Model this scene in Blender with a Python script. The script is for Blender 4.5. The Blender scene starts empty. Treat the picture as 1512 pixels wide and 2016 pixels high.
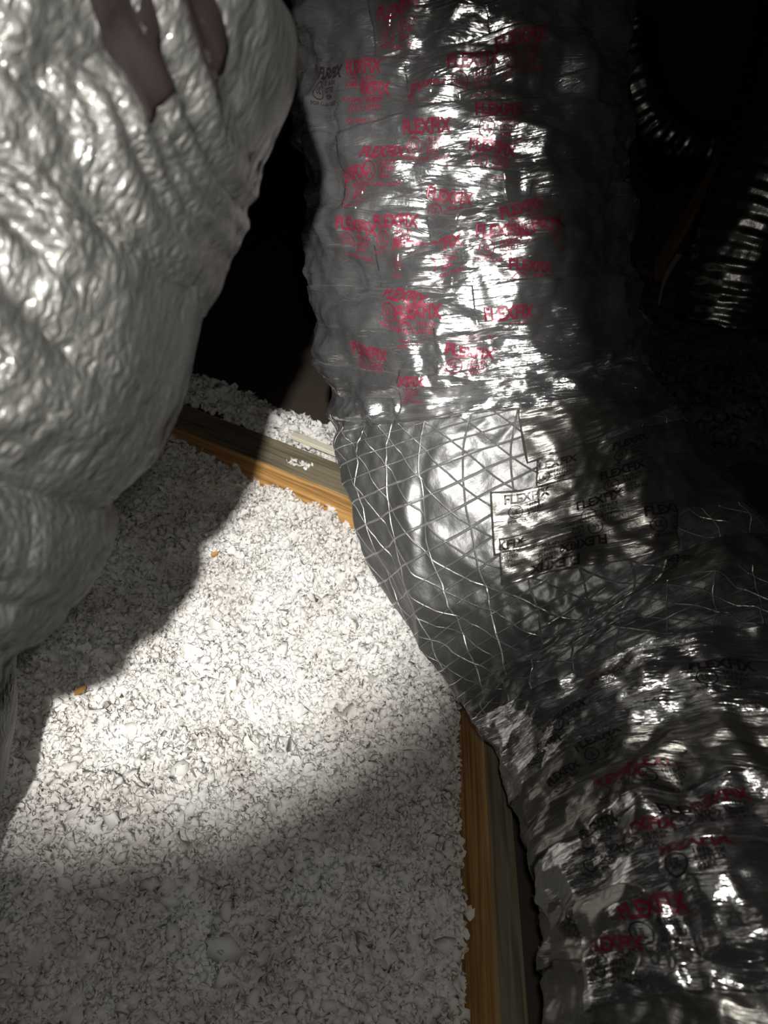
import bpy, bmesh, math
import numpy as np
from mathutils import Vector, Matrix

# ------------------------------------------------------------------ camera, world, light, exposure
F_PX, CX, CY = 1500.0, 756.0, 1008.0
TH = math.radians(40.0)
CAM = np.array([0.0, 0.0, 1.115])
FW = np.array([0.0, math.cos(TH), -math.sin(TH)])
UP = np.array([0.0, math.sin(TH), math.cos(TH)])
RT = np.array([1.0, 0.0, 0.0])
rng = np.random.default_rng(7)

scene = bpy.context.scene
col = scene.collection

cam_d = bpy.data.cameras.new('camera')
cam_d.sensor_fit = 'VERTICAL'
cam_d.sensor_height = 36.0
cam_d.lens = 36.0 * F_PX / 2016.0
cam_d.clip_start = 0.02
cam_d.dof.use_dof = True
cam_d.dof.focus_distance = 1.3
cam_d.dof.aperture_fstop = (cam_d.lens) / 4.2
cam = bpy.data.objects.new('camera', cam_d)
cam.location = Vector(CAM)
cam.rotation_euler = (math.pi / 2 - TH, 0, 0)
col.objects.link(cam)
scene.camera = cam

world = bpy.data.worlds.new('attic_dark')
scene.world = world
world.use_nodes = True
world.node_tree.nodes['Background'].inputs[0].default_value = (0.5, 0.5, 0.55, 1)
world.node_tree.nodes['Background'].inputs[1].default_value = 0.0015


def pix(px, py, z):
    return CAM + z * (FW + (px - CX) / F_PX * RT - (py - CY) / F_PX * UP)


def ground(px, py, h=0.0):
    t = (py - CY) / F_PX
    return pix(px, py, (CAM[2] - h) / (math.sin(TH) + t * math.cos(TH)))


# head torch behind the phone, and the phone's own small lamp beside the lens
LPOS = CAM - 0.42 * FW + (-0.02) * RT + 0.065 * UP
beam_d = bpy.data.lights.new('torch_beam', 'SPOT')
beam_d.energy = 285.0
beam_d.color = (1.0, 0.975, 0.92)
beam_d.shadow_soft_size = 0.012
beam_d.spot_size = math.radians(50)
beam_d.spot_blend = 0.62
beam = bpy.data.objects.new('torch_beam', beam_d)
beam.location = Vector(LPOS)
aim = pix(300, 830, 1.6) - LPOS
beam.rotation_euler = Vector(aim).to_track_quat('-Z', 'Y').to_euler()
col.objects.link(beam)
spill_d = bpy.data.lights.new('phone_lamp', 'SPOT')
spill_d.energy = 8.5
spill_d.color = (1.0, 0.97, 0.90)
spill_d.shadow_soft_size = 0.012
spill_d.spot_size = math.radians(150)
spill_d.spot_blend = 0.9
spill = bpy.data.objects.new('phone_lamp', spill_d)
spill.location = Vector(CAM + 0.016 * RT + 0.02 * UP)
spill.rotation_euler = cam.rotation_euler
col.objects.link(spill)

vs = scene.view_settings
vs.view_transform = 'Standard'
vs.look = 'None'
vs.exposure = 0.0
vs.gamma = 1.0
vs.use_curve_mapping = False


# ------------------------------------------------------------------ numpy noise
def _h(i, j, seed):
    n = (i.astype(np.int64) * 374761393 + j.astype(np.int64) * 668265263 + seed * 1442695041) & 0xFFFFFFFF
    n = ((n ^ (n >> 13)) * 1274126177) & 0xFFFFFFFF
    n = ((n ^ (n >> 16)) * 2246822519) & 0xFFFFFFFF
    return ((n ^ (n >> 15)) & 0xFFFFFF) / float(0xFFFFFF)


def noise(x, y, seed=0):
    """gradient noise, about -1..1"""
    xi, yi = np.floor(x), np.floor(y)
    fx, fy = x - xi, y - yi
    u = fx * fx * fx * (fx * (fx * 6 - 15) + 10)
    v = fy * fy * fy * (fy * (fy * 6 - 15) + 10)

    def g(a, b):
        an = _h(xi + a, yi + b, seed) * 2 * np.pi
        return np.cos(an) * (fx - a) + np.sin(an) * (fy - b)
    return 1.5 * ((g(0, 0) * (1 - u) + g(1, 0) * u) * (1 - v) + (g(0, 1) * (1 - u) + g(1, 1) * u) * v)


def tri(x, y, seed=0):
    """piecewise linear noise on a simplex grid: flat facets with sharp creases, -1..1"""
    k = 0.366 * (x + y)
    xs, ys = x + k, y + k
    xi, yi = np.floor(xs), np.floor(ys)
    fx, fy = xs - xi, ys - yi
    h00, h11 = _h(xi, yi, seed), _h(xi + 1, yi + 1, seed)
    h10, h01 = _h(xi + 1, yi, seed), _h(xi, yi + 1, seed)
    a = h00 * (1 - fx) + h10 * (fx - fy) + h11 * fy
    b = h00 * (1 - fy) + h01 * (fy - fx) + h11 * fx
    return np.where(fx > fy, a, b) * 2 - 1


def bumps(x, y, seed=0):
    """rounded lumps with creases between them, 0..1"""
    xi, yi = np.floor(x), np.floor(y)
    best = np.full(np.shape(x), 9.0)
    for a in (-1, 0, 1):
        for b in (-1, 0, 1):
            cx = xi + a + 0.1 + 0.8 * _h(xi + a, yi + b, seed); cy = yi + b + 0.1 + 0.8 * _h(xi + a, yi + b, seed + 77)
            sz = 0.8 + 0.5 * _h(xi + a, yi + b, seed + 33)
            best = np.minimum(best, ((x - cx)**2 + (y - cy)**2) / sz)
    return np.sqrt(np.clip(1 - best, 0, 1))


def ridge(n):
    return 1 - 2 * np.abs(n)


def sstep(a, b, x):
    t = np.clip((x - a) / (b - a), 0, 1)
    return t * t * (3 - 2 * t)


# ------------------------------------------------------------------ materials
def new_mat(name):
    m = bpy.data.materials.new(name)
    m.use_nodes = True
    nt = m.node_tree
    return m, nt, nt.nodes['Principled BSDF']


def N(nt, t, **kw):
    n = nt.nodes.new(t)
    for k, v in kw.items():
        setattr(n, k, v)
    return n


def math_n(nt, op, a, b=None, c=None):
    n = N(nt, 'ShaderNodeMath', operation=op)
    for i, v in enumerate((a, b, c)):
        if v is None:
            continue
        if isinstance(v, (int, float)):
            n.inputs[i].default_value = v
        else:
            nt.links.new(v, n.inputs[i])
    return n.outputs[0]


def foil(name, base, rough, metal=0.92, bumpd=0.0006, bscale=160, scrim=False, rvar=0.12, vor=0.0, streak=0.0):
    m, nt, p = new_mat(name)
    tc = N(nt, 'ShaderNodeTexCoord')
    p.inputs['Base Color'].default_value = (*base, 1)
    p.inputs['Metallic'].default_value = metal
    nz = N(nt, 'ShaderNodeTexNoise')
    nz.inputs['Scale'].default_value = 14
    nz.inputs['Detail'].default_value = 4
    nt.links.new(tc.outputs['UV'], nz.inputs['Vector'])
    r = math_n(nt, 'MULTIPLY_ADD', nz.outputs['Fac'], rvar * 2, rough - rvar)
    nt.links.new(r, p.inputs['Roughness'])
    b1 = N(nt, 'ShaderNodeTexNoise')
    b1.inputs['Scale'].default_value = bscale
    b1.inputs['Detail'].default_value = 3
    b1.inputs['Roughness'].default_value = 0.6
    nt.links.new(tc.outputs['UV'], b1.inputs['Vector'])
    h = math_n(nt, 'MULTIPLY', b1.outputs['Fac'], 1.0)
    if streak:
        mp = N(nt, 'ShaderNodeMapping')
        mp.inputs['Scale'].default_value = (16, 105, 1)
        nt.links.new(tc.outputs['UV'], mp.inputs[0])
        sn = N(nt, 'ShaderNodeTexNoise')
        sn.inputs['Scale'].default_value = 1.0
        sn.inputs['Detail'].default_value = 3
        sn.inputs['Distortion'].default_value = 1.2
        nt.links.new(mp.outputs[0], sn.inputs['Vector'])
        rd = math_n(nt, 'ABSOLUTE', math_n(nt, 'SUBTRACT', sn.outputs['Fac'], 0.5))
        h = math_n(nt, 'ADD', h, math_n(nt, 'MULTIPLY', rd, streak))
    if vor:
        vo = N(nt, 'ShaderNodeTexVoronoi', feature='DISTANCE_TO_EDGE')
        vo.inputs['Scale'].default_value = vor
        nt.links.new(tc.outputs['UV'], vo.inputs['Vector'])
        h = math_n(nt, 'ADD', h, math_n(nt, 'MULTIPLY', vo.outputs['Distance'], 1.2))
    if scrim:
        sep = N(nt, 'ShaderNodeSeparateXYZ')
        # threads lie a little unevenly
        wob = N(nt, 'ShaderNodeTexNoise')
        wob.inputs['Scale'].default_value = 9
        nt.links.new(tc.outputs['UV'], wob.inputs['Vector'])
        mix = N(nt, 'ShaderNodeVectorMath', operation='MULTIPLY_ADD')
        nt.links.new(wob.outputs['Color'], mix.inputs[0])
        mix.inputs[1].default_value = (0.012, 0.012, 0)
        nt.links.new(tc.outputs['UV'], mix.inputs[2])
        nt.links.new(mix.outputs[0], sep.inputs[0])
        u, v = sep.outputs[0], sep.outputs[1]

        def lines(coord, spacing, w):
            f = math_n(nt, 'FRACT', math_n(nt, 'DIVIDE', coord, spacing))
            d = math_n(nt, 'ABSOLUTE', math_n(nt, 'SUBTRACT', f, 0.5))
            return math_n(nt, 'MAXIMUM', math_n(nt, 'SUBTRACT', 1.0, math_n(nt, 'DIVIDE', d, w / spacing)), 0.0)
        l1 = lines(u, 0.025, 0.0017)
        l2 = lines(math_n(nt, 'ADD', v, math_n(nt, 'MULTIPLY', u, 0.55)), 0.036, 0.0014)
        l3 = lines(math_n(nt, 'SUBTRACT', v, math_n(nt, 'MULTIPLY', u, 0.35)), 0.062, 0.0014)
        ln = math_n(nt, 'MAXIMUM', math_n(nt, 'MAXIMUM', l1, l2), l3)
        h = math_n(nt, 'ADD', h, math_n(nt, 'MULTIPLY', ln, 1.6))
        # foil drawn taut and smoother over the threads; their glints are painted lighter
        mc = N(nt, 'ShaderNodeMixRGB')
        mc.inputs[1].default_value = (*base, 1)
        mc.inputs[2].default_value = (0.75, 0.75, 0.75, 1)
        nt.links.new(ln, mc.inputs[0])
        nt.links.new(mc.outputs[0], p.inputs['Base Color'])
        r2 = math_n(nt, 'SUBTRACT', r, math_n(nt, 'MULTIPLY', ln, 0.22))
        nt.links.new(r2, p.inputs['Roughness'])
    bp = N(nt, 'ShaderNodeBump')
    bp.inputs['Strength'].default_value = 1.0
    bp.inputs['Distance'].default_value = bumpd
    nt.links.new(h, bp.inputs['Height'])
    nt.links.new(bp.outputs[0], p.inputs['Normal'])
    nt.links.new(bp.outputs[0], p.inputs['Coat Normal'])
    return m


M_TAPE = foil('metallised_tape', (0.60, 0.60, 0.61), 0.20, 0.945, 0.0005, 120, streak=6.0)
M_TAPE2 = foil('metallised_tape_dull', (0.24, 0.232, 0.215), 0.33, 0.88, 0.0005, 90, streak=3.0)
M_SCRIM = foil('scrim_foil', (0.20, 0.20, 0.20), 0.55, 0.92, 0.0010, 110, scrim=True)
M_LEFT = foil('darkened_foil', (0.036, 0.036, 0.0335), 0.60, 0.80, 0.0017, 130, rvar=0.06, vor=150)  # base set far below bare foil to hold down the near torch light
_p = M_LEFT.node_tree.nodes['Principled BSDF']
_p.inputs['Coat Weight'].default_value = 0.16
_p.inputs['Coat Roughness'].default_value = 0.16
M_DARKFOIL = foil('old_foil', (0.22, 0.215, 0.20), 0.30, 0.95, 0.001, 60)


def ink(name, c):
    m, nt, p = new_mat(name)
    p.inputs['Base Color'].default_value = (*c, 1)
    p.inputs['Roughness'].default_value = 0.35
    p.inputs['Metallic'].default_value = 0.25
    return m


M_RED = ink('red_ink', (0.13, 0.016, 0.030))
M_BLACK = ink('black_ink', (0.016, 0.012, 0.012))
M_MAROON = ink('maroon_ink', (0.12, 0.012, 0.02))


def wood(name, c1, c2, scale=(4, 95, 95), rough=0.65):
    m, nt, p = new_mat(name)
    tc = N(nt, 'ShaderNodeTexCoord')
    mp = N(nt, 'ShaderNodeMapping')
    mp.inputs['Scale'].default_value = scale
    nt.links.new(tc.outputs['Object'], mp.inputs[0])
    n1 = N(nt, 'ShaderNodeTexNoise')
    n1.inputs['Scale'].default_value = 1.0
    n1.inputs['Detail'].default_value = 5
    n1.inputs['Distortion'].default_value = 0.6
    nt.links.new(mp.outputs[0], n1.inputs['Vector'])
    cr = N(nt, 'ShaderNodeValToRGB')
    cr.color_ramp.elements[0].position = 0.36
    cr.color_ramp.elements[0].color = (*[v * .72 for v in c1], 1)
    cr.color_ramp.elements[1].position = 0.62
    cr.color_ramp.elements[1].color = (*c2, 1)
    nt.links.new(n1.outputs['Fac'], cr.inputs[0])
    nt.links.new(cr.outputs[0], p.inputs['Base Color'])
    p.inputs['Roughness'].default_value = rough
    bp = N(nt, 'ShaderNodeBump')
    bp.inputs['Distance'].default_value = 0.0006
    nt.links.new(n1.outputs['Fac'], bp.inputs['Height'])
    nt.links.new(bp.outputs[0], p.inputs['Normal'])
    return m


M_WOOD = wood('pine_fresh_side', (0.40, 0.20, 0.06), (0.60, 0.34, 0.115))
M_WOODTOP = wood('pine_weathered_top', (0.14, 0.12, 0.08), (0.22, 0.185, 0.125))
M_OLDWOOD = wood('roof_board_wood', (0.09, 0.045, 0.02), (0.17, 0.09, 0.04), (2, 30, 30))


def fluff_mat(name='white_fluff', ca=(0.74, 0.71, 0.68), cb=(0.88, 0.87, 0.85)):
    m, nt, p = new_mat(name)
    tc = N(nt, 'ShaderNodeTexCoord')
    n1 = N(nt, 'ShaderNodeTexNoise')
    n1.inputs['Scale'].default_value = 7
    n1.inputs['Detail'].default_value = 5
    nt.links.new(tc.outputs['Object'], n1.inputs['Vector'])
    cr = N(nt, 'ShaderNodeValToRGB')
    cr.color_ramp.elements[0].position = 0.35
    cr.color_ramp.elements[0].color = (*ca, 1)
    cr.color_ramp.elements[1].position = 0.6
    cr.color_ramp.elements[1].color = (*cb, 1)
    nt.links.new(n1.outputs['Fac'], cr.inputs[0])
    nt.links.new(cr.outputs[0], p.inputs['Base Color'])
    p.inputs['Roughness'].default_value = 0.8
    p.inputs['Specular IOR Level'].default_value = 0.2
    tr = N(nt, 'ShaderNodeBsdfTranslucent')
    nt.links.new(cr.outputs[0], tr.inputs[0])
    mx = N(nt, 'ShaderNodeMixShader')
    mx.inputs[0].default_value = 0.30
    nt.links.new(p.outputs[0], mx.inputs[1])
    nt.links.new(tr.outputs[0], mx.inputs[2])
    nt.links.new(mx.outputs[0], nt.nodes['Material Output'].inputs[0])
    return m


M_FLUFF = fluff_mat()
M_FLUFF_SHADED = fluff_mat('shaded_fluff', (0.07, 0.065, 0.06), (0.13, 0.125, 0.12))  # same insulation in darker colours: the background's dimness is painted in


def plain(name, c, rough=0.7):
    m, nt, p = new_mat(name)
    tc = N(nt, 'ShaderNodeTexCoord')
    n1 = N(nt, 'ShaderNodeTexNoise')
    n1.inputs['Scale'].default_value = 40
    nt.links.new(tc.outputs['Object'], n1.inputs['Vector'])
    mx = N(nt, 'ShaderNodeMixRGB')
    mx.inputs[1].default_value = (*[v * 0.8 for v in c], 1)
    mx.inputs[2].default_value = (*c, 1)
    nt.links.new(n1.outputs['Fac'], mx.inputs[0])
    nt.links.new(mx.outputs[0], p.inputs['Base Color'])
    p.inputs['Roughness'].default_value = rough
    return m


M_BOARD = plain('brown_ceiling_board', (0.06, 0.045, 0.035))
M_STRIP = plain('cream_strip', (0.72, 0.68, 0.55), 0.5)
M_WALL = plain('dark_gable', (0.10, 0.07, 0.05))
M_STRAP = plain('pale_strap', (0.10, 0.098, 0.093), 0.5)


# ------------------------------------------------------------------ object helpers
def tag(o, label=None, cat=None, group=None, kind=None):
    if label: o['label'] = label
    if cat: o['category'] = cat
    if group: o['group'] = group
    if kind: o['kind'] = kind
    return o


def link(o, parent=None):
    col.objects.link(o)
    if parent is not None:
        o.parent = parent
        o.matrix_parent_inverse = Matrix.Translation(-parent.location)
    return o


def empty(name, loc):
    o = bpy.data.objects.new(name, None)
    o.location = Vector(loc)
    o.empty_display_size = 0.05
    return link(o)


def np_mesh(name, co, faces, smooth=True, uv=None):
    """co (n,3), faces (m,3) or (m,4)"""
    me = bpy.data.meshes.new(name)
    k = faces.shape[1]
    me.vertices.add(len(co))
    me.vertices.foreach_set('co', np.ascontiguousarray(co, dtype=np.float32).ravel())
    me.loops.add(faces.size)
    me.loops.foreach_set('vertex_index', np.ascontiguousarray(faces, dtype=np.int32).ravel())
    me.polygons.add(len(faces))
    me.polygons.foreach_set('loop_start', np.arange(0, faces.size, k, dtype=np.int32))
    me.polygons.foreach_set('loop_total', np.full(len(faces), k, dtype=np.int32))
    me.polygons.foreach_set('use_smooth', np.full(len(faces), smooth, dtype=bool))
    if uv is not None:
        l = me.uv_layers.new(name='UVMap')
        l.data.foreach_set('uv', np.ascontiguousarray(uv[faces.ravel()], dtype=np.float32).ravel())
    me.update(calc_edges=True)
    me.validate()
    return me


def grid_faces(ni, nj, wrap=False):
    i, j = np.meshgrid(np.arange(ni - 1), np.arange(nj if wrap else nj - 1), indexing='ij')
    j2 = (j + 1) % nj
    return np.stack([i * nj + j, i * nj + j2, (i + 1) * nj + j2, (i + 1) * nj + j], -1).reshape(-1, 4)


def mesh_obj(name, me, mat, parent=None):
    if mat is not None:
        me.materials.append(mat)
    o = bpy.data.objects.new(name, me)
    return link(o, parent)


def prism(name, poly, z0, z1, mats, parent=None, bevel=0.0015):
    """plan polygon extruded from z0 to z1; mats = (side, top)"""
    bm = bmesh.new()
    lo = [bm.verts.new((x, y, z0)) for x, y in poly]
    hi = [bm.verts.new((x, y, z1)) for x, y in poly]
    n = len(poly)
    bm.faces.new(lo[::-1])
    ft = bm.faces.new(hi)
    for i in range(n):
        bm.faces.new((lo[i], lo[(i + 1) % n], hi[(i + 1) % n], hi[i]))
    bmesh.ops.recalc_face_normals(bm, faces=bm.faces)
    if bevel:
        bmesh.ops.bevel(bm, geom=list(bm.edges), offset=bevel, segments=2, affect='EDGES')
    for f in bm.faces:
        f.material_index = 1 if (len(mats) > 1 and f.normal.z > 0.8) else 0
    me = bpy.data.meshes.new(name)
    bm.to_mesh(me)
    bm.free()
    for m in mats:
        me.materials.append(m)
    o = bpy.data.objects.new(name, me)
    return link(o, parent)


def beam_obj(name, length, width, depth, mats):
    """timber along local X, top face at z = 0; grain follows X"""
    bm = bmesh.new()
    bmesh.ops.create_cube(bm, size=1)
    for v in bm.verts:
        v.co = Vector((v.co.x * length + length / 2, v.co.y * width, v.co.z * depth - depth / 2))
    bmesh.ops.bevel(bm, geom=list(bm.edges), offset=0.0022, segments=2, affect='EDGES')
    bmesh.ops.recalc_face_normals(bm, faces=bm.faces)
    for f in bm.faces:
        f.material_index = 1 if f.normal.z > 0.8 else 0
    me = bpy.data.meshes.new(name)
    bm.to_mesh(me)
    bm.free()
    for m in mats:
        me.materials.append(m)
    return link(bpy.data.objects.new(name, me))


# ------------------------------------------------------------------ the setting
BOARD_Z = -0.165
fl = prism('floor', [(-2.6, -1.6), (3.2, -1.6), (3.2, 5.2), (-2.6, 5.2)], BOARD_Z - 0.015, BOARD_Z, (M_BOARD,), bevel=0)
tag(fl, kind='structure')
wb = prism('wall_back', [(-2.6, 5.2), (3.2, 5.2), (3.2, 5.3), (-2.6, 5.3)], BOARD_Z, 2.4, (M_WALL,), bevel=0)
tag(wb, kind='structure')
# sloping roof boards over the attic, out of view above the camera
bm = bmesh.new()
for (xa, za, xb, zb) in ((-2.6, 1.25, 0.2, 2.35), (0.2, 2.35, 3.2, 1.15)):
    vv = [bm.verts.new(p) for p in ((xa, -1.6, za), (xb, -1.6, zb), (xb, 5.3, zb), (xa, 5.3, za),
                                     (xa, -1.6, za + .02), (xb, -1.6, zb + .02), (xb, 5.3, zb + .02), (xa, 5.3, za + .02))]
    for q in ((0, 1, 2, 3), (7, 6, 5, 4), (0, 4, 5, 1), (1, 5, 6, 2), (2, 6, 7, 3), (3, 7, 4, 0)):
        bm.faces.new([vv[i] for i in q])
bmesh.ops.recalc_face_normals(bm, faces=bm.faces)
me = bpy.data.meshes.new('ceiling')
bm.to_mesh(me); bm.free()
tag(mesh_obj('ceiling', me, M_OLDWOOD), kind='structure')

# ------------------------------------------------------------------ timbers
# beam that crosses behind the insulation
B0, B1 = ground(466, 890)[:2], ground(661, 969)[:2]
bdir = (B1 - B0) / np.linalg.norm(B1 - B0)
bnrm = np.array([-bdir[1], bdir[0]])
if bnrm[1] < 0: bnrm = -bnrm
BW = 0.098
bstart = B0 - bdir * 1.1
far_beam = beam_obj('ceiling_beam', 2.6, BW, 0.15, (M_WOOD, M_WOODTOP))
far_beam.location = Vector((*(bstart + bnrm * BW / 2), 0))
far_beam.rotation_euler = (0, 0, math.atan2(bdir[1], bdir[0]))
tag(far_beam, 'wide pine beam crossing between the two foil ducts, orange side catching the light', 'beam')

# joist running toward the viewer, beside the lower duct, leaning a little
J0, J1 = ground(981, 1974)[:2], ground(950, 1389)[:2]
jdir = (J1 - J0) / np.linalg.norm(J1 - J0)
jn = np.array([jdir[1], -jdir[0]])          # to the right
lean = math.radians(19)
JW, JD = 0.042, 0.145
# length to the beam's front face
tt = np.linalg.solve(np.column_stack([jdir, -bdir]), B0 - J0)[0]
js = -0.9
near_joist = beam_obj('ceiling_joist', tt - js - 0.012, JW, JD, (M_WOOD, M_WOODTOP))
# the local -Y side is on the right when X points along jdir
near_joist.location = Vector((*(J0 + jdir * js + jn * (JW / 2) * math.cos(lean)), -(JW / 2) * math.sin(lean)))
near_joist.rotation_euler = (Matrix.Rotation(math.atan2(jdir[1], jdir[0]), 4, 'Z') @ Matrix.Rotation(lean, 4, 'X')).to_euler()
tag(near_joist, 'narrow pine joist running toward the viewer beside the taped duct', 'joist')

# cream strip lying behind the beam
s0, s1 = ground(575, 872), ground(700, 922)
d = (s1 - s0)[:2]; d /= np.linalg.norm(d)
strip = beam_obj('cream_strip', 0.42, 0.022, 0.012, (M_STRIP,))
strip.location = Vector((s0[0], s0[1] + 0.012, 0.022))
strip.rotation_euler = (0, 0, math.atan2(d[1], d[0]))
tag(strip, 'cream flat strip lying along the far edge of the wide beam', 'strip')


# ------------------------------------------------------------------ loose insulation
def fluff_height(x, y, seed):
    wx = x + 0.016 * noise(x / .035, y / .035, seed + 5); wy = y + 0.016 * noise(x / .035 + 40, y / .035, seed + 6)
    big = noise(x / 0.11, y / 0.11, seed + 1)
    return (0.036 * noise(x / 0.28, y / 0.28, seed) + 0.028 * big
            + 0.024 * (bumps(wx / .065, wy / .065, seed + 2) - .6) + 0.010 * (bumps(wx / .028, wy / .024, seed + 3) - .6)
            + 0.020 * noise(x / .052, y / .046, seed + 7) + 0.010 * noise(x / .020, y / .020, seed + 8) + 0.0045 * noise(x / .008, y / .008, seed + 9))


def make_flakes():
    """small curled tufts: rolled strips and lumpy balls"""
    out = []
    for k in range(12):
        nu, nv = 6, 3
        arc = rng.uniform(1.6, 5.0)
        r = rng.uniform(0.0035, 0.0060)
        w = rng.uniform(0.006, 0.011)
        u = np.linspace(-0.5, 0.5, nu)[:, None] * arc
        v = np.linspace(-0.5, 0.5, nv)[None, :]
        wid = w * (0.5 + 0.5 * np.cos(u / arc * 2.6))
        co = np.stack([r * np.sin(u) + 0 * v, wid * v + 0.0025 * np.sin(u * 1.3 + k), r * (1 - np.cos(u)) - 0.004 * v * v * 4], -1)
        co += rng.normal(0, 0.0007, co.shape)
        out.append((co.reshape(-1, 3), grid_faces(nu, nv)))
    for k in range(4):
        nu, nv = 7, 5
        u = np.linspace(0, 2 * np.pi, nu, endpoint=False)[None, :]; v = np.linspace(0.25, np.pi - 0.25, nv)[:, None]
        rr = 0.0042 * (1 + rng.normal(0, 0.28, (nv, nu)))
        co = np.stack([rr * np.sin(v) * np.cos(u) * rng.uniform(.8, 1.7), rr * np.sin(v) * np.sin(u), rr * np.cos(v) + 0 * u], -1)
        out.append((co.reshape(-1, 3), grid_faces(nv, nu, True)))
    return out


FLAKES = make_flakes()


def insulation(name, inside, x0, x1, y0, y1, base, n, seed, label, size=1.0, step=0.007, mat=None):
    hfun = lambda x, y: base(x, y) + fluff_height(x, y, seed)
    nx, ny = int((x1 - x0) / step), int((y1 - y0) / step)
    X, Y = np.meshgrid(np.linspace(x0, x1, nx), np.linspace(y0, y1, ny), indexing='ij')
    Z = np.maximum(hfun(X, Y) - 0.006 + 0.001 * rng.normal(size=X.shape), BOARD_Z + 0.003)
    ok = inside(X, Y)
    co = np.stack([X, Y, Z], -1).reshape(-1, 3)
    fc = grid_faces(nx, ny)
    keep = ok.ravel()[fc].all(1)
    fc = fc[keep]
    used = np.zeros(len(co), bool); used[fc.ravel()] = True
    remap = np.cumsum(used) - 1
    cos, fcs = [co[used]], [remap[fc]]
    off = used.sum()
    # flakes
    px = rng.uniform(x0, x1, n * 3); py = rng.uniform(y0, y1, n * 3)
    m = inside(px, py)
    px, py = px[m][:n], py[m][:n]
    # loose clustering
    n = len(px)
    pz = hfun(px, py) + rng.normal(0, 0.0045, n) + 0.002
    which = rng.integers(0, len(FLAKES), n)
    q = rng.normal(size=(n, 4)); q /= np.linalg.norm(q, axis=1)[:, None]
    w_, a, b, c = q.T
    R = np.stack([1 - 2 * (b * b + c * c), 2 * (a * b - c * w_), 2 * (a * c + b * w_),
                  2 * (a * b + c * w_), 1 - 2 * (a * a + c * c), 2 * (b * c - a * w_),
                  2 * (a * c - b * w_), 2 * (b * c + a * w_), 1 - 2 * (a * a + b * b)], -1).reshape(n, 3, 3)
    sc = np.exp(rng.normal(0, 0.38, n)) * size
    for k, (fco, ffc) in enumerate(FLAKES):
        s = which == k
        cnt = s.sum()
        if not cnt: continue
        p = np.einsum('nij,vj->nvi', R[s], fco) * sc[s][:, None, None]
        p += np.stack([px[s], py[s], pz[s]], -1)[:, None, :]
        cos.append(p.reshape(-1, 3))
        fcs.append((ffc[None] + (np.arange(cnt) * len(fco))[:, None, None] + off).reshape(-1, 4))
        off += cnt * len(fco)
    me = np_mesh(name, np.concatenate(cos), np.concatenate(fcs))
    o = mesh_obj(name, me, mat or M_FLUFF)
    tag(o, label, 'insulation', kind='stuff')
    return o


def side_beam(x, y):      # >0 behind the far beam's front face
    return (x - B0[0]) * bnrm[0] + (y - B0[1]) * bnrm[1]


def side_joist(x, y):     # >0 right of the joist's left edge
    return (x - J0[0]) * jn[0] + (y - J0[1]) * jn[1]


def base_main(x, y):
    z = np.full_like(np.asarray(x, float), -0.085)
    z = z + 0.04 * sstep(-0.15, -0.6, x)
    z = z - 0.02 * sstep(-0.10, 0.0, side_joist(x, y))
    return z


insulation('loose_insulation', lambda x, y: (side_beam(x, y) < -0.002) & (side_joist(x, y) < -0.036),
           -0.95, 0.26, 0.12, 1.95, base_main, 42000, 11,
           'white loose-fill insulation heaped between the beam and the joist', 1.0, 0.0036)
insulation('loose_insulation', lambda x, y: (side_beam(x, y) > BW + 0.004) & (side_beam(x, y) < 0.42) & (x < 0.35),
           -1.1, 0.9, 1.0, 2.9, lambda x, y: -0.02 - 0.17 * sstep(0.16, 0.42, side_beam(x, y)) + 0.03 * noise(x / .2, y / .2, 91), 12000, 23,
           'dim white loose-fill insulation behind the wide beam', 1.35, 0.010)
insulation('loose_insulation', lambda x, y: (side_beam(x, y) < -0.002) & (side_joist(x, y) > 0.085),
           0.15, 1.9, 0.1, 1.6, lambda x, y: -0.125 + 0 * x, 12000, 37,
           'shadowed grey loose-fill insulation between the joist and the taped duct', 1.2, 0.012)
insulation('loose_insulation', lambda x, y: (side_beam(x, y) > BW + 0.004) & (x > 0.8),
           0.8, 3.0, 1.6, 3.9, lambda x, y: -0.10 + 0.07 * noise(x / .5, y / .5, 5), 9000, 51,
           'shade-darkened background insulation right of the tall duct', 1.8, 0.02, M_FLUFF_SHADED)


def tuft(name, p, size, n, label, cat, mat, grp=None):
    cos, fcs, off = [], [], 0
    for k in range(n):
        fco, ffc = FLAKES[rng.integers(len(FLAKES))]
        e = Matrix.Rotation(rng.uniform(0, 6.28), 3, 'Z') @ Matrix.Rotation(rng.uniform(-.8, .8), 3, 'X')
        q = np.array([e @ Vector(v) for v in fco]) * size
        q += rng.normal(0, 1, 3) * np.array([0.012, 0.009, 0.002]) + np.array([0, 0, 0.004])
        cos.append(q); fcs.append(ffc + off); off += len(fco)
    c = np.concatenate(cos); c[:, 2] -= c[:, 2].min()
    o = mesh_obj(name, np_mesh(name, c, np.concatenate(fcs)), mat)
    o.location = Vector(p)
    return tag(o, label, cat, grp)


tuft('insulation_tuft', ground(594, 921) + np.array([0, 0, 0.001]), 1.15, 13, 'small white insulation tuft lying alone on top of the wide beam', 'tuft', M_FLUFF)


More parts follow.
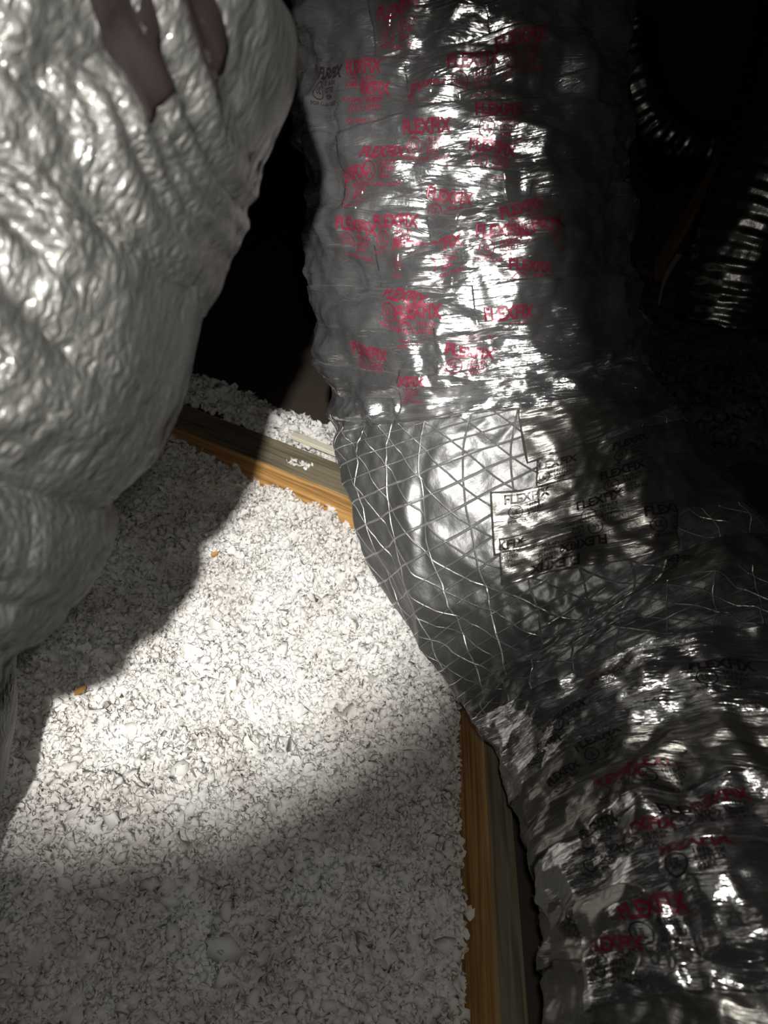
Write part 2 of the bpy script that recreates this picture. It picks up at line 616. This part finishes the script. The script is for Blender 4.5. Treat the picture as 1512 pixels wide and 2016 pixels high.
for (px, py), lab, sz in (((160, 1364), 'tiny golden wood chip on the insulation near the left edge', 1.0), ((424, 1096), 'tiny brown wood chip on the insulation at the shadow edge', 0.8)):
    g = ground(px, py, -0.06)
    hz = float(base_main(np.array([g[0]]), np.array([g[1]]))[0] + fluff_height(np.array([g[0]]), np.array([g[1]]), 11)[0])
    g = ground(px, py, hz)
    chip = prism('wood_chip', [(-.012 * sz, -.004), (.006 * sz, -.007 * sz), (.013 * sz, .002), (.002, .007 * sz), (-.010 * sz, .005)], 0, 0.005, (M_WOOD,), bevel=0.0008)
    chip.location = Vector((g[0], g[1], hz + 0.006))
    chip.rotation_euler = (0.25, -0.2, 0.6 * sz)
    tag(chip, lab, 'wood chip')


# ------------------------------------------------------------------ ducts: swept tubes
class Tube:
    def __init__(self, pts, fold, ds=0.003):
        """pts: rows of (px, py, depth, radius); fold(s, y, self) radial displacement"""
        P = np.array([pix(a, b, c) for a, b, c, r in pts]); Rr = np.array([p[3] for p in pts])
        t = np.concatenate([[0], np.cumsum(np.linalg.norm(np.diff(P, axis=0), axis=1))])
        tf = np.linspace(0, t[-1], 1500)

        def spl(v):
            m = np.gradient(v, t, axis=0)
            i = np.clip(np.searchsorted(t, tf) - 1, 0, len(t) - 2)
            h = (t[i + 1] - t[i]); u = (tf - t[i]) / h
            if v.ndim > 1: h, u = h[:, None], u[:, None]
            return ((2 * u**3 - 3 * u**2 + 1) * v[i] + (u**3 - 2 * u**2 + u) * h * m[i]
                    + (-2 * u**3 + 3 * u**2) * v[i + 1] + (u**3 - u**2) * h * m[i + 1])
        C, R = spl(P), spl(Rr)
        for _ in range(60):
            C[1:-1] = 0.25 * C[:-2] + 0.5 * C[1:-1] + 0.25 * C[2:]
        sl = np.concatenate([[0], np.cumsum(np.linalg.norm(np.diff(C, axis=0), axis=1))])
        self.L = sl[-1]
        n = max(8, int(self.L / ds))
        self.s = np.linspace(0, self.L, n)
        self.C = np.stack([np.interp(self.s, sl, C[:, k]) for k in range(3)], -1)
        self.R = np.interp(self.s, sl, R)
        T = np.gradient(self.C, self.s, axis=0); T /= np.linalg.norm(T, axis=1)[:, None]
        e0 = CAM - self.C
        e0 -= (e0 * T).sum(1)[:, None] * T
        e0 /= np.linalg.norm(e0, axis=1)[:, None]
        self.T, self.e0, self.e1 = T, e0, np.cross(T, e0)
        self.fold = fold
        self.R0 = float(self.R.mean())

    def at(self, s, a, extra=0.0, folds=True):
        f = lambda arr: np.stack([np.interp(s, self.s, arr[:, k]) for k in range(3)], -1)
        C, e0, e1 = f(self.C), f(self.e0), f(self.e1)
        r = np.interp(s, self.s, self.R) + extra
        if folds:
            r = r + self.fold(s, a * self.R0, self)
        return C + r[..., None] * (np.cos(a)[..., None] * e0 + np.sin(a)[..., None] * e1)

    def locate(self, px, py):
        """surface coordinates (s, a) seen at a photo point"""
        if not hasattr(self, '_g'):
            S, A = np.meshgrid(np.linspace(0, self.L, 500), np.linspace(-1.7, 1.7, 260), indexing='ij')
            p = self.at(S, A, folds=False) - CAM
            z = p @ FW
            gx, gy = CX + F_PX * (p @ RT) / z, CY - F_PX * (p @ UP) / z
            self._g = (S, A, gx, gy, z)
        S, A, gx, gy, z = self._g
        d = (gx - px)**2 + (gy - py)**2 + 4000 * (z - z.min()) * 0.02
        k = np.unravel_index(np.argmin(d), d.shape)
        return S[k], A[k]

    def skin(self, name, mat, parent, s0=0.0, s1=None, da=0.0030):
        s1 = self.L if s1 is None else s1
        s = self.s[(self.s >= s0) & (self.s <= s1)]
        na = int(2 * math.pi * self.R0 / da)
        a = np.linspace(-math.pi, math.pi, na, endpoint=False)
        S, A = np.meshgrid(s, a, indexing='ij')
        co = self.at(S, A)
        uv = np.stack([S, A * self.R0], -1).reshape(-1, 2)
        me = np_mesh(name, co.reshape(-1, 3), grid_faces(len(s), na, True), uv=uv)
        return mesh_obj(name, me, mat, parent)


# ---- main duct: taped rise, elbow with bare scrim foil, taped run toward the viewer
MAIN = [(905, -420, 1.05, .233), (902, -120, 1.09, .234), (900, 100, 1.11, .232), (904, 300, 1.13, .230), (924, 600, 1.17, .232),
        (957, 790, 1.20, .246), (1005, 940, 1.20, .258), (1120, 1110, 1.18, .258), (1215, 1245, 1.15, .258), (1315, 1400, 1.08, .250),
        (1425, 1590, 0.97, .245), (1500, 1790, 0.87, .240), (1545, 1990, 0.79, .235), (1570, 2300, 0.70, .230)]


def gauss(x, y, cx, cy, lx, ly, ang=0.0):
    c, s = math.cos(ang), math.sin(ang)
    u, v = (x - cx) * c + (y - cy) * s, -(x - cx) * s + (y - cy) * c
    return np.exp(-(u / lx)**2 - (v / ly)**2)


def main_fold(s, y, tube):
    s = np.asarray(s, float); y = np.asarray(y, float)
    k = getattr(tube, 'zones', None)
    if k is None:
        return 0 * s
    sE, sB, sT = k         # elbow line, start of bare foil, start of lower tape
    wx = s + 0.010 * noise(s / .09, y / .16, 3)
    up = 1 - sstep(sE - 0.04, sE + 0.03, s)
    lo = sstep(sT - 0.03, sT + 0.05, s)
    mid = 1 - np.maximum(up, lo)
    d = 0.004 * noise(s / .16, y / .2, 4)
    # upper rise: hoops and pinched wraps running round the duct
    slope = wx + 0.10 * y
    d += up * (0.0075 * ridge(noise(slope / .055, y / .42, 5)) + 0.0085 * tri(slope / .042 + 2, y / .15, 6)
               + 0.0036 * tri(slope / .018, y / .075 + 9, 7) + 0.0085 * tri(slope / .075, y / .060, 21) + 0.0036 * tri(slope / .03, y / .028 + 5, 22) + 0.0013 * tri(wx / .010, y / .024, 8))
    # bare foil: smoother, shallow facets
    d += mid * (0.0105 * tri(wx / .085, y / .085, 9) + 0.0060 * tri(wx / .040, y / .046, 10) + 0.0012 * tri(wx / .013, y / .014, 19) + 0.0030 * ridge(noise(wx / .11, y / .06, 13)))
    # lower tape: heavy crumple
    d += lo * (0.0120 * tri(wx / .085, y / .075, 14) + 0.0052 * tri(wx / .036, y / .032, 15) + 0.0011 * tri(wx / .014, y / .016, 16)
               + 0.005 * ridge(noise(wx / .05, y / .13, 17)))
    # a pucker at the elbow line
    d += 0.010 * ridge(noise(y / .05, s / .3, 18)) * np.exp(-((s - sE) / 0.022)**2) - 0.012 * np.exp(-((s - sE - 0.004) / 0.016)**2)
    for cx, cy, lx, am in getattr(tube, 'crinkles', []):
        d += gauss(s, y, cx, cy, lx, lx) * am * (tri(wx / .020, y / .022, 31) + 0.4 * tri(s / .009, y / .010, 32))
    for cx, cy, lx, ly, an, am in getattr(tube, 'dents', []):
        d += am * gauss(s, y, cx, cy, lx, ly, an)
    return d


main = Tube(MAIN, main_fold)
sE = main.locate(900, 785)[0]
sB = sE + 0.01
sT = main.locate(1180, 1330)[0]
dents = []
for px, py, lx, ly, an, am in ((830, 1010, .055, .010, 0.5, -.014), 
                               (1100, 1080, .03, .07, .3, .008), (1010, 1130, .02, .06, .2, -.01),
                               (1330, 1530, .03, .02, 0, -.014), (1290, 1600, .03, .02, .4, .014), (1240, 1640, .02, .04, .4, -.012),
                               (1415, 1745, .06, .11, 0, .034), (1180, 1750, .02, .05, .3, -.014)):
    s_, a_ = main.locate(px, py)
    dents.append((s_, a_ * main.R0, lx, ly, an, am))
main.dents = dents
main.crinkles = [(*(lambda q: (q[0], q[1] * main.R0))(main.locate(px, py)), l_, a_) for px, py, l_, a_ in
                 ((690, 830, .05, .009), (1090, 1180, .07, .006), (1180, 1230, .06, .006), (1290, 1100, .03, .006), (1200, 740, .04, .007), (1350, 1900, .06, .008), (870, 720, .05, .006))]
main.zones = (sE, sB, sT)

duct = empty('flex_duct', main.C[-1] * 0 + np.array([main.C[700 if len(main.C) > 700 else -1][0], main.C[-200][1], -0.05]))
tag(duct, 'large foil duct wrapped in printed tape, rising and bending toward the viewer', 'duct')
main.skin('foil_jacket', M_SCRIM, duct)

STRIPS = []


def tape(p0, p1, width, layer, mat, ext=(0.05, 0.05), tilt=0.0016, seed=0, tube=None, parent=None, crumple=1.0, step=0.0030):
    """a strip of tape laid on the duct from photo point p0 to p1, extended at both ends along the surface"""
    tube = tube or main
    s0, a0 = tube.locate(*p0); s1, a1 = tube.locate(*p1)
    R = tube.R0
    dv = np.array([s1 - s0, (a1 - a0) * R]); L = np.linalg.norm(dv); dv /= L
    pv = np.array([dv[1], -dv[0]])
    if pv[0] < 0: pv = -pv                   # +v runs down the duct
    u = np.arange(-ext[0], L + ext[1], step); v = np.linspace(-width / 2, width / 2, max(4, int(width / step)))
    U, V = np.meshgrid(u, v, indexing='ij')
    # slightly ragged hand-torn ends, wavering edges
    r_ = np.random.default_rng(seed + 100)
    wav = 0.0025 * noise(U / .05, V * 0 + seed, 30 + seed)
    S = s0 + dv[0] * U + pv[0] * (V + wav); Y = a0 * R + dv[1] * U + pv[1] * (V + wav)
    ex = 0.0010 + 0.0011 * layer + tilt * (V / width) + 0.0006 * crumple * tri(U / .03, V / .010, 40 + seed) + 0.0012 * crumple * tri(U / .06, V / .025, 70 + seed)
    ex += 0.0008 * crumple * ridge(noise(U / .09, V / .010, 60 + seed))
    S = np.clip(S, 0, tube.L)
    co = tube.at(S, Y / R, ex)
    nrm = np.cross(np.gradient(co, axis=0), np.gradient(co, axis=1))
    nrm /= np.linalg.norm(nrm, axis=2)[..., None] + 1e-12
    outw = co - np.stack([np.interp(S, tube.s, tube.C[:, k]) for k in range(3)], -1)
    sg = np.sign((nrm * outw).sum(-1).mean())
    nrm *= sg
    ni, nj = U.shape
    uv = np.stack([U + seed * 0.37, V], -1).reshape(-1, 2)
    top = co.reshape(-1, 3)
    fc = grid_faces(ni, nj)
    if sg < 0: fc = fc[:, ::-1]
    # rim folded down so the strip has a visible edge
    ring = np.concatenate([np.arange(nj), np.arange(1, ni) * nj + nj - 1, (ni - 1) * nj + np.arange(nj - 2, -1, -1), np.arange(ni - 2, 0, -1) * nj])
    low = top[ring] - nrm.reshape(-1, 3)[ring] * 0.0022
    k = len(top); m = len(ring); i = np.arange(m)
    rim = np.stack([ring, ring[(i + 1) % m], k + (i + 1) % m, k + i], -1)
    if sg > 0: rim = rim[:, ::-1]
    me = np_mesh('tape_strip', np.concatenate([top, low]), np.concatenate([fc, rim]), uv=np.concatenate([uv, uv[ring]]))
    o = mesh_obj('tape_strip', me, mat, parent or duct)
    STRIPS.append(dict(o=o, co=co, n=nrm, u0=u[0], v0=v[0], du=u[1] - u[0], dvv=v[1] - v[0], s0=s0, y0=a0 * R, d=dv, p=pv, layer=layer, order=len(STRIPS), w=width, u1=u[-1], tube=tube))
    return o


# upper rise: strips wrapped round and round, each overlapping the one below
k = 0
rows = [(-60 + 74 * i) for i in range(12)]
for i, y in enumerate(rows):
    tl = 62 - 5 * i                          # rise to the right, flattening downward
    xa, xb, xm = 618, 1205, (900, 740, 980, 820, 930, 690, 1010, 860, 760, 950, 880, 800)[i]
    f = lambda x: y + tl * (0.5 - (x - xa) / (xb - xa)) + 34 * (1 - ((x - 905) / 300.0)**2) * min(1, max(0, y + 150) / 500)
    wd = 0.078 + 0.006 * ((i * 7) % 3 - 1)
    tape((xa, f(xa)), (xm + 20, f(xm + 20)), wd, (i % 2) * 1.0 + 0.2, M_TAPE, (0.28, 0.01), -0.003, 10 + 2 * i)
    tape((xm, f(xm)), (xb, f(xb)), wd + 0.004, (i % 2) * 1.0 + 1.0, M_TAPE, (0.01, 0.28), -0.003, 11 + 2 * i)

# dull strips over the right of the elbow and across the bare foil
tape((1060, 850), (1260, 800), 0.085, 1.0, M_TAPE2, (0.02, 0.20), 0.001, 50, crumple=0.5)
tape((1090, 940), (1300, 880), 0.085, 1.6, M_TAPE2, (0.02, 0.20), 0.001, 51, crumple=0.6)
tape((985, 1030), (1380, 950), 0.080, 2.3, M_TAPE2, (0.01, 0.20), 0.001, 52, crumple=0.8)
tape((985, 1105), (1330, 1040), 0.066, 3.2, M_TAPE2, (0.0, 0.0), 0.001, 53, crumple=0.8)
tape((1300, 1130), (1470, 1085), 0.070, 2.0, M_TAPE2, (0.0, 0.25), 0.001, 54, crumple=0.6)
# lower run
tape((1010, 1420), (1480, 1275), 0.085, 1.0, M_TAPE, (0.10, 0.25), 0.001, 60, crumple=1.2)
tape((1030, 1500), (1500, 1370), 0.080, 2.0, M_TAPE, (0.12, 0.25), 0.001, 61, crumple=1.2)
tape((1040, 1580), (1500, 1450), 0.080, 1.2, M_TAPE2, (0.12, 0.25), 0.001, 62, crumple=1.2)
tape((1070, 1660), (1500, 1540), 0.080, 2.2, M_TAPE2, (0.12, 0.25), 0.001, 63, crumple=1.0)
tape((1110, 1735), (1480, 1590), 0.085, 3.2, M_TAPE, (0.06, 0.30), 0.001, 64, crumple=1.0)
tape((1200, 1800), (1500, 1700), 0.110, 2.4, M_TAPE, (0.05, 0.25), 0.001, 65, crumple=0.8)
tape((1080, 1860), (1250, 1850), 0.085, 3.4, M_TAPE2, (0.10, 0.03), 0.001, 66, crumple=1.0)
tape((1230, 1900), (1500, 1850), 0.080, 4.0, M_TAPE, (0.04, 0.25), 0.001, 67, crumple=1.2)
tape((1080, 1985), (1500, 1960), 0.080, 2.0, M_TAPE2, (0.14, 0.25), 0.001, 68, crumple=0.5)


# ------------------------------------------------------------------ printing on the tape
def text_mesh(body, size, offset=0.0, align='LEFT', res=2):
    cu = bpy.data.curves.new('t', 'FONT')
    cu.body = body; cu.size = size; cu.offset = offset; cu.align_x = align; cu.resolution_u = res
    o = bpy.data.objects.new('t', cu)
    col.objects.link(o)
    dg = bpy.context.evaluated_depsgraph_get()
    me = bpy.data.meshes.new_from_object(o.evaluated_get(dg))
    bm_ = bmesh.new(); bm_.from_mesh(me)
    bpy.data.objects.remove(o); bpy.data.curves.remove(cu); bpy.data.meshes.remove(me)
    return bm_


def build_print(second):
    """label block about 1 wide: FLEXFIX, ring with letters, listing lines, class line"""
    out = bmesh.new()

    def put(bm_, x, y, sx=1, sy=1, fit=None):
        xs = [v.co.x for v in bm_.verts]
        if fit:
            sx = fit / (max(xs) - min(xs))
        x0 = min(xs)
        for v in bm_.verts:
            v.co = Vector(((v.co.x - x0) * sx + x, v.co.y * sy + y, 0))
        t = bpy.data.meshes.new('t'); bm_.to_mesh(t); out.from_mesh(t); bpy.data.meshes.remove(t); bm_.free()
    if not second:
        put(text_mesh('FLEXFIX', 0.30, 0.012), -0.5, 0.12, fit=1.0)
    else:
        r = bmesh.new()
        n = 28
        for i in range(n):
            a0, a1 = 2 * math.pi * i / n, 2 * math.pi * (i + 1) / n
            q = [r.verts.new((math.cos(a) * rr, math.sin(a) * rr, 0)) for a, rr in ((a0, .14), (a1, .14), (a1, .165), (a0, .165))]
            r.faces.new(q)
        put(r, -0.44, -0.09)
        put(text_mesh('UL', 0.19, 0.004), -0.35, -0.15, fit=0.15)
        put(text_mesh('181B-FX', 0.11, 0.003), -0.02, -0.01, fit=0.40)
        put(text_mesh('LISTED', 0.11, 0.003), -0.02, -0.12, fit=0.36)
        put(text_mesh('82P4', 0.11, 0.003), -0.02, -0.23, fit=0.24)
        put(text_mesh('FOR CLASS 1 DUCT', 0.095, 0.003), -0.46, -0.35, fit=0.92)
    for axis in (0, 1):
        for c in np.arange(-0.6, 0.6, 0.05):
            no = Vector((1, 0, 0)) if axis == 0 else Vector((0, 1, 0))
            bmesh.ops.bisect_plane(out, geom=out.verts[:] + out.edges[:] + out.faces[:], plane_co=no * float(c), plane_no=no)
    bmesh.ops.triangulate(out, faces=out.faces)
    out.verts.index_update()
    co = np.array([v.co[:] for v in out.verts]); fc = np.array([[v.index for v in f.verts] for f in out.faces])
    out.free()
    return co, fc


PRINT = (build_print(False), build_print(True))


def stamp(px, py, size, mat, deg=0.0, mat2=None):
    """print the label on the topmost strip seen at (px, py); deg turns it in the plane of the tape"""
    s, a = main.locate(px, py)
    y = a * main.R0
    best = None
    for st in STRIPS:
        q = np.array([s - st['s0'], y - st['y0']])
        u, v = q @ st['d'], q @ st['p']
        if st['u0'] < u < st['u1'] and abs(v) < st['w'] / 2:
            if best is None or (st['layer'], st['order']) > (best[0]['layer'], best[0]['order']):
                best = (st, u, v)
    if best is None:
        return
    st, u, v = best
    lim = max(0.0, st['w'] / 2 - 0.40 * size)
    v = min(max(v, -lim), lim)
    # text x axis follows the tape toward the right of the picture
    c, sn = math.cos(math.radians(deg)), math.sin(math.radians(deg))
    for kk, (co, fc) in enumerate(PRINT):
        X = (co[:, 0] * c - co[:, 1] * sn) * size; Yt = (co[:, 0] * sn + co[:, 1] * c) * size
        uu = u + X; vv = v - Yt
        fi = (uu - st['u0']) / st['du']; fj = (vv - st['v0']) / st['dvv']
        ni, nj = st['co'].shape[:2]
        ok = (fi > 0.2) & (fi < ni - 1.2) & (fj > 0.2) & (fj < nj - 1.2)
        f2 = fc[ok[fc].all(1)]
        if len(f2) < 0.4 * len(fc): continue
        i0 = np.clip(fi.astype(int), 0, ni - 2); j0 = np.clip(fj.astype(int), 0, nj - 2)
        wi, wj = (fi - i0)[:, None], (fj - j0)[:, None]
        bl = lambda A: A[i0, j0] * (1 - wi) * (1 - wj) + A[i0 + 1, j0] * wi * (1 - wj) + A[i0, j0 + 1] * (1 - wi) * wj + A[i0 + 1, j0 + 1] * wi * wj
        P = bl(st['co']) + bl(st['n']) * 0.0009
        used = np.zeros(len(P), bool); used[f2.ravel()] = True
        rm = np.cumsum(used) - 1
        me = np_mesh('printed_lettering', P[used], rm[f2])
        mesh_obj('printed_lettering', me, mat if kk == 0 else (mat2 or mat), st['o'])


U_RED = [(785, 55), (715, 130), (640, 165), (930, 150), (835, 212), (720, 245), (985, 240), (840, 275), (755, 325), (1020, 75), (700, 372), (880, 408),
         (972, 355), (1025, 415), (780, 440), (712, 472), (985, 480), (1060, 470), (868, 508), (815, 540), (1040, 545),
         (800, 592), (832, 640), (1000, 640), (735, 712), (925, 715), (800, 768)]
for i, (x, y) in enumerate(U_RED):
    stamp(x, y, 0.062, M_RED if (x, y) != (640, 165) else M_BLACK, (i * 37) % 21 - 14)
for x, y, dg, sz in ((1240, 885, 0, .055), (1225, 940, 0, .058), (1095, 925, 0, .055), (1037, 993, 0, .056), (1185, 1000, 0, .058), (1150, 1040, 180, .058),
                     (990, 1065, 0, .056), (1092, 1110, 180, .058), (1310, 1010, 0, .058), (1325, 1100, -30, .055), (1390, 1215, 0, .058)):
    stamp(x, y, sz, M_BLACK, dg)
for x, y, dg, sz, mt in ((1200, 1340, -4, .060, M_MAROON), (1125, 1410, -12, .058, M_BLACK), (1080, 1475, -14, .055, M_BLACK), (1190, 1470, 12, .058, M_BLACK),
                         (1300, 1500, 5, .062, M_MAROON), (1225, 1555, -6, .062, M_MAROON), (1120, 1545, 10, .055, M_BLACK), (1420, 1320, 0, .06, M_BLACK),
                         (1180, 1620, -6, .058, M_BLACK), (1290, 1670, -8, .062, M_MAROON), (1205, 1725, -25, .056, M_BLACK), (1400, 1720, -8, .062, M_MAROON),
                         (1310, 1815, -8, .064, M_MAROON), (1140, 1830, -70, .05, M_BLACK), (1240, 1905, -12, .060, M_MAROON), (1370, 1610, 6, .055, M_BLACK),
                         (1430, 1590, 6, .058, M_MAROON)):
    stamp(x, y, sz, mt, dg, M_BLACK)


# ---- foreground duct on the left
LEFT = [(20, -700, .60, .195), (20, -400, .56, .195), (10, -56, .52, .190), (8, 130, .505, .183), (-60, 300, .50, .178), (-115, 430, .50, .174), (-139, 569, .50, .175),
        (-185, 690, .50, .174), (-236, 785, .50, .160), (-272, 860, .50, .174), (-355, 1000, .50, .166), (-425, 1075, .50, .155), (-480, 1125, .50, .138),
        (-540, 1190, .50, .09), (-570, 1230, .50, .03)]


def left_fold(s, y, tube):
    g = getattr(tube, 'ready', False)
    if not g:
        return 0 * np.asarray(s, float)
    p = tube.at(s, y / tube.R0, folds=False) - CAM
    z = np.maximum(p @ FW, 0.05)
    gx, gy = CX + F_PX * (p @ RT) / z, CY - F_PX * (p @ UP) / z
    # folds fan out over the body from the pinch on its inner side
    ph = np.arctan2(1150 - gy, 830 - gx); rr = np.hypot(1150 - gy, 830 - gx) / 1000
    w = ph + 0.05 * noise(rr * 3, ph * 4, 201)
    amp = 0.12 + 0.88 * sstep(0.58, 1.0, rr)
    edge = sstep(0.30, 0.62, rr)
    d = amp * (0.0220 * np.sqrt(np.abs(noise(w * 6.5, rr * 0.8, 202)) + .002) + 0.0090 * np.sqrt(np.abs(noise(w * 15, rr * 1.0 + 4, 203)) + .002) + 0.0022 * tri(w * 44, rr * 3, 204)) - 0.018 * amp - 0.003
    d += 0.002 * noise(s / .09, y / .06, 208) + (0.35 + 0.65 * edge) * (0.0022 * tri(s / .035, y / .028, 205) + 0.0012 * tri(s / .016, y / .013, 206) + 0.0006 * tri(s / .008, y / .007, 207))
    return d


left = Tube(LEFT, left_fold)
left.ready = True
lroot = empty('flex_duct', (left.C[-1][0], left.C[-1][1], left.C[-1][2]))
tag(lroot, 'wrinkled grey foil duct filling the left foreground, out of focus', 'duct')
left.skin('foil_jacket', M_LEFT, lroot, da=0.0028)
# near-black strips standing in for dark reflections running down its face
M_BAND = foil('dark_reflection', (0.004, 0.0028, 0.0028), 0.8, 0.0, 0.0008, 90)
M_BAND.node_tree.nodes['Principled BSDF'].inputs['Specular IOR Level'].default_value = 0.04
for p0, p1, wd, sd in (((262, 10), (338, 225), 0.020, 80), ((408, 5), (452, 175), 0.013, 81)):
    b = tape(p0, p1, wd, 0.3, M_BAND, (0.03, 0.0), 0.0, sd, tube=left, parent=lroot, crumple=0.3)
    b.name = 'dark_reflection_strip'

# ---- low duct peeking out under it
LOW = [(-330, 1080, .95, .15), (-250, 1300, .93, .155), (-275, 1500, .90, .155), (-420, 1750, .86, .155), (-700, 2000, .84, .15)]


def low_fold(s, y, tube):
    return 0.006 * ridge(noise(s / .07, y / .2, 301)) + 0.003 * tri(s / .04, y / .04, 302)


low = Tube(LOW, low_fold, 0.005)
wroot = empty('flex_duct', (low.C[len(low.C) // 2][0], low.C[len(low.C) // 2][1], -0.05))
tag(wroot, 'grey foil duct in shadow at the left edge, below the wrinkled foreground duct', 'duct')
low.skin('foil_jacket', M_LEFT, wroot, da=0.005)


# ---- dark corrugated ducts in the background on the right
def ribs(s, y, tube):
    return 0.007 * ridge(((s + 0.004 * y) / .034) % 1.0 - 0.5) * 0.8 + 0.005 * noise(s / .05, y / .06, 401) + 0.003 * tri(s / .03, y / .03, 402)


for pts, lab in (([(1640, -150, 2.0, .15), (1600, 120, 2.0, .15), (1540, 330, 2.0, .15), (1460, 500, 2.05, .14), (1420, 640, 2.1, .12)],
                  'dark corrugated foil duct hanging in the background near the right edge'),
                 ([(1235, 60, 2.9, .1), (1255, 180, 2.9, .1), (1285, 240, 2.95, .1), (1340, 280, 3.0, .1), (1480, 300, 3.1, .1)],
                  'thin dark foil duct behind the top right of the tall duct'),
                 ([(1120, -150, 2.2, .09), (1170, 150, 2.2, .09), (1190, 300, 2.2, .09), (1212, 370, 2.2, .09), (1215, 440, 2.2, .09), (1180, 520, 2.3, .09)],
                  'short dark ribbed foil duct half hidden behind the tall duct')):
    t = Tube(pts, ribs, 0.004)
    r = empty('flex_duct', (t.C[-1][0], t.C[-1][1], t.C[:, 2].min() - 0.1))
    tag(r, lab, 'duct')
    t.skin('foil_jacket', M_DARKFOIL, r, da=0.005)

# brown timber web and pale strap in the dark
w0, w1 = pix(1300, 520, 2.35), pix(1405, 340, 2.45)
web = beam_obj('timber_web', float(np.linalg.norm(w1 - w0)) + 0.5, 0.04, 0.085, (M_OLDWOOD,))
web.rotation_euler = Vector(w1 - w0).to_track_quat('X', 'Z').to_euler()
web.location = Vector(w0)
tag(web, 'dark brown slanting timber in the background beside the corrugated duct', 'timber')
q0, q1 = pix(1297, 602, 2.2), pix(1338, 500, 2.15)
bm = bmesh.new()
bmesh.ops.create_cube(bm, size=1)
Ls = float(np.linalg.norm(q1 - q0))
for v in bm.verts:
    v.co = Vector(((v.co.x + .5) * Ls, v.co.y * (0.006 + 0.010 * (v.co.x + .5)), v.co.z * 0.002))
bmesh.ops.subdivide_edges(bm, edges=[e for e in bm.edges if abs(e.verts[0].co.x - e.verts[1].co.x) > .1], cuts=8)
for v in bm.verts:
    v.co.y += 0.012 * math.sin(v.co.x / Ls * math.pi)
me = bpy.data.meshes.new('hanging_strap'); bm.to_mesh(me); bm.free()
st = mesh_obj('hanging_strap', me, M_STRAP)
st.location = Vector(q0)
st.rotation_euler = Vector(q1 - q0).to_track_quat('X', 'Z').to_euler()
tag(st, 'thin pale strap dangling in the dark below the corrugated duct', 'strap')
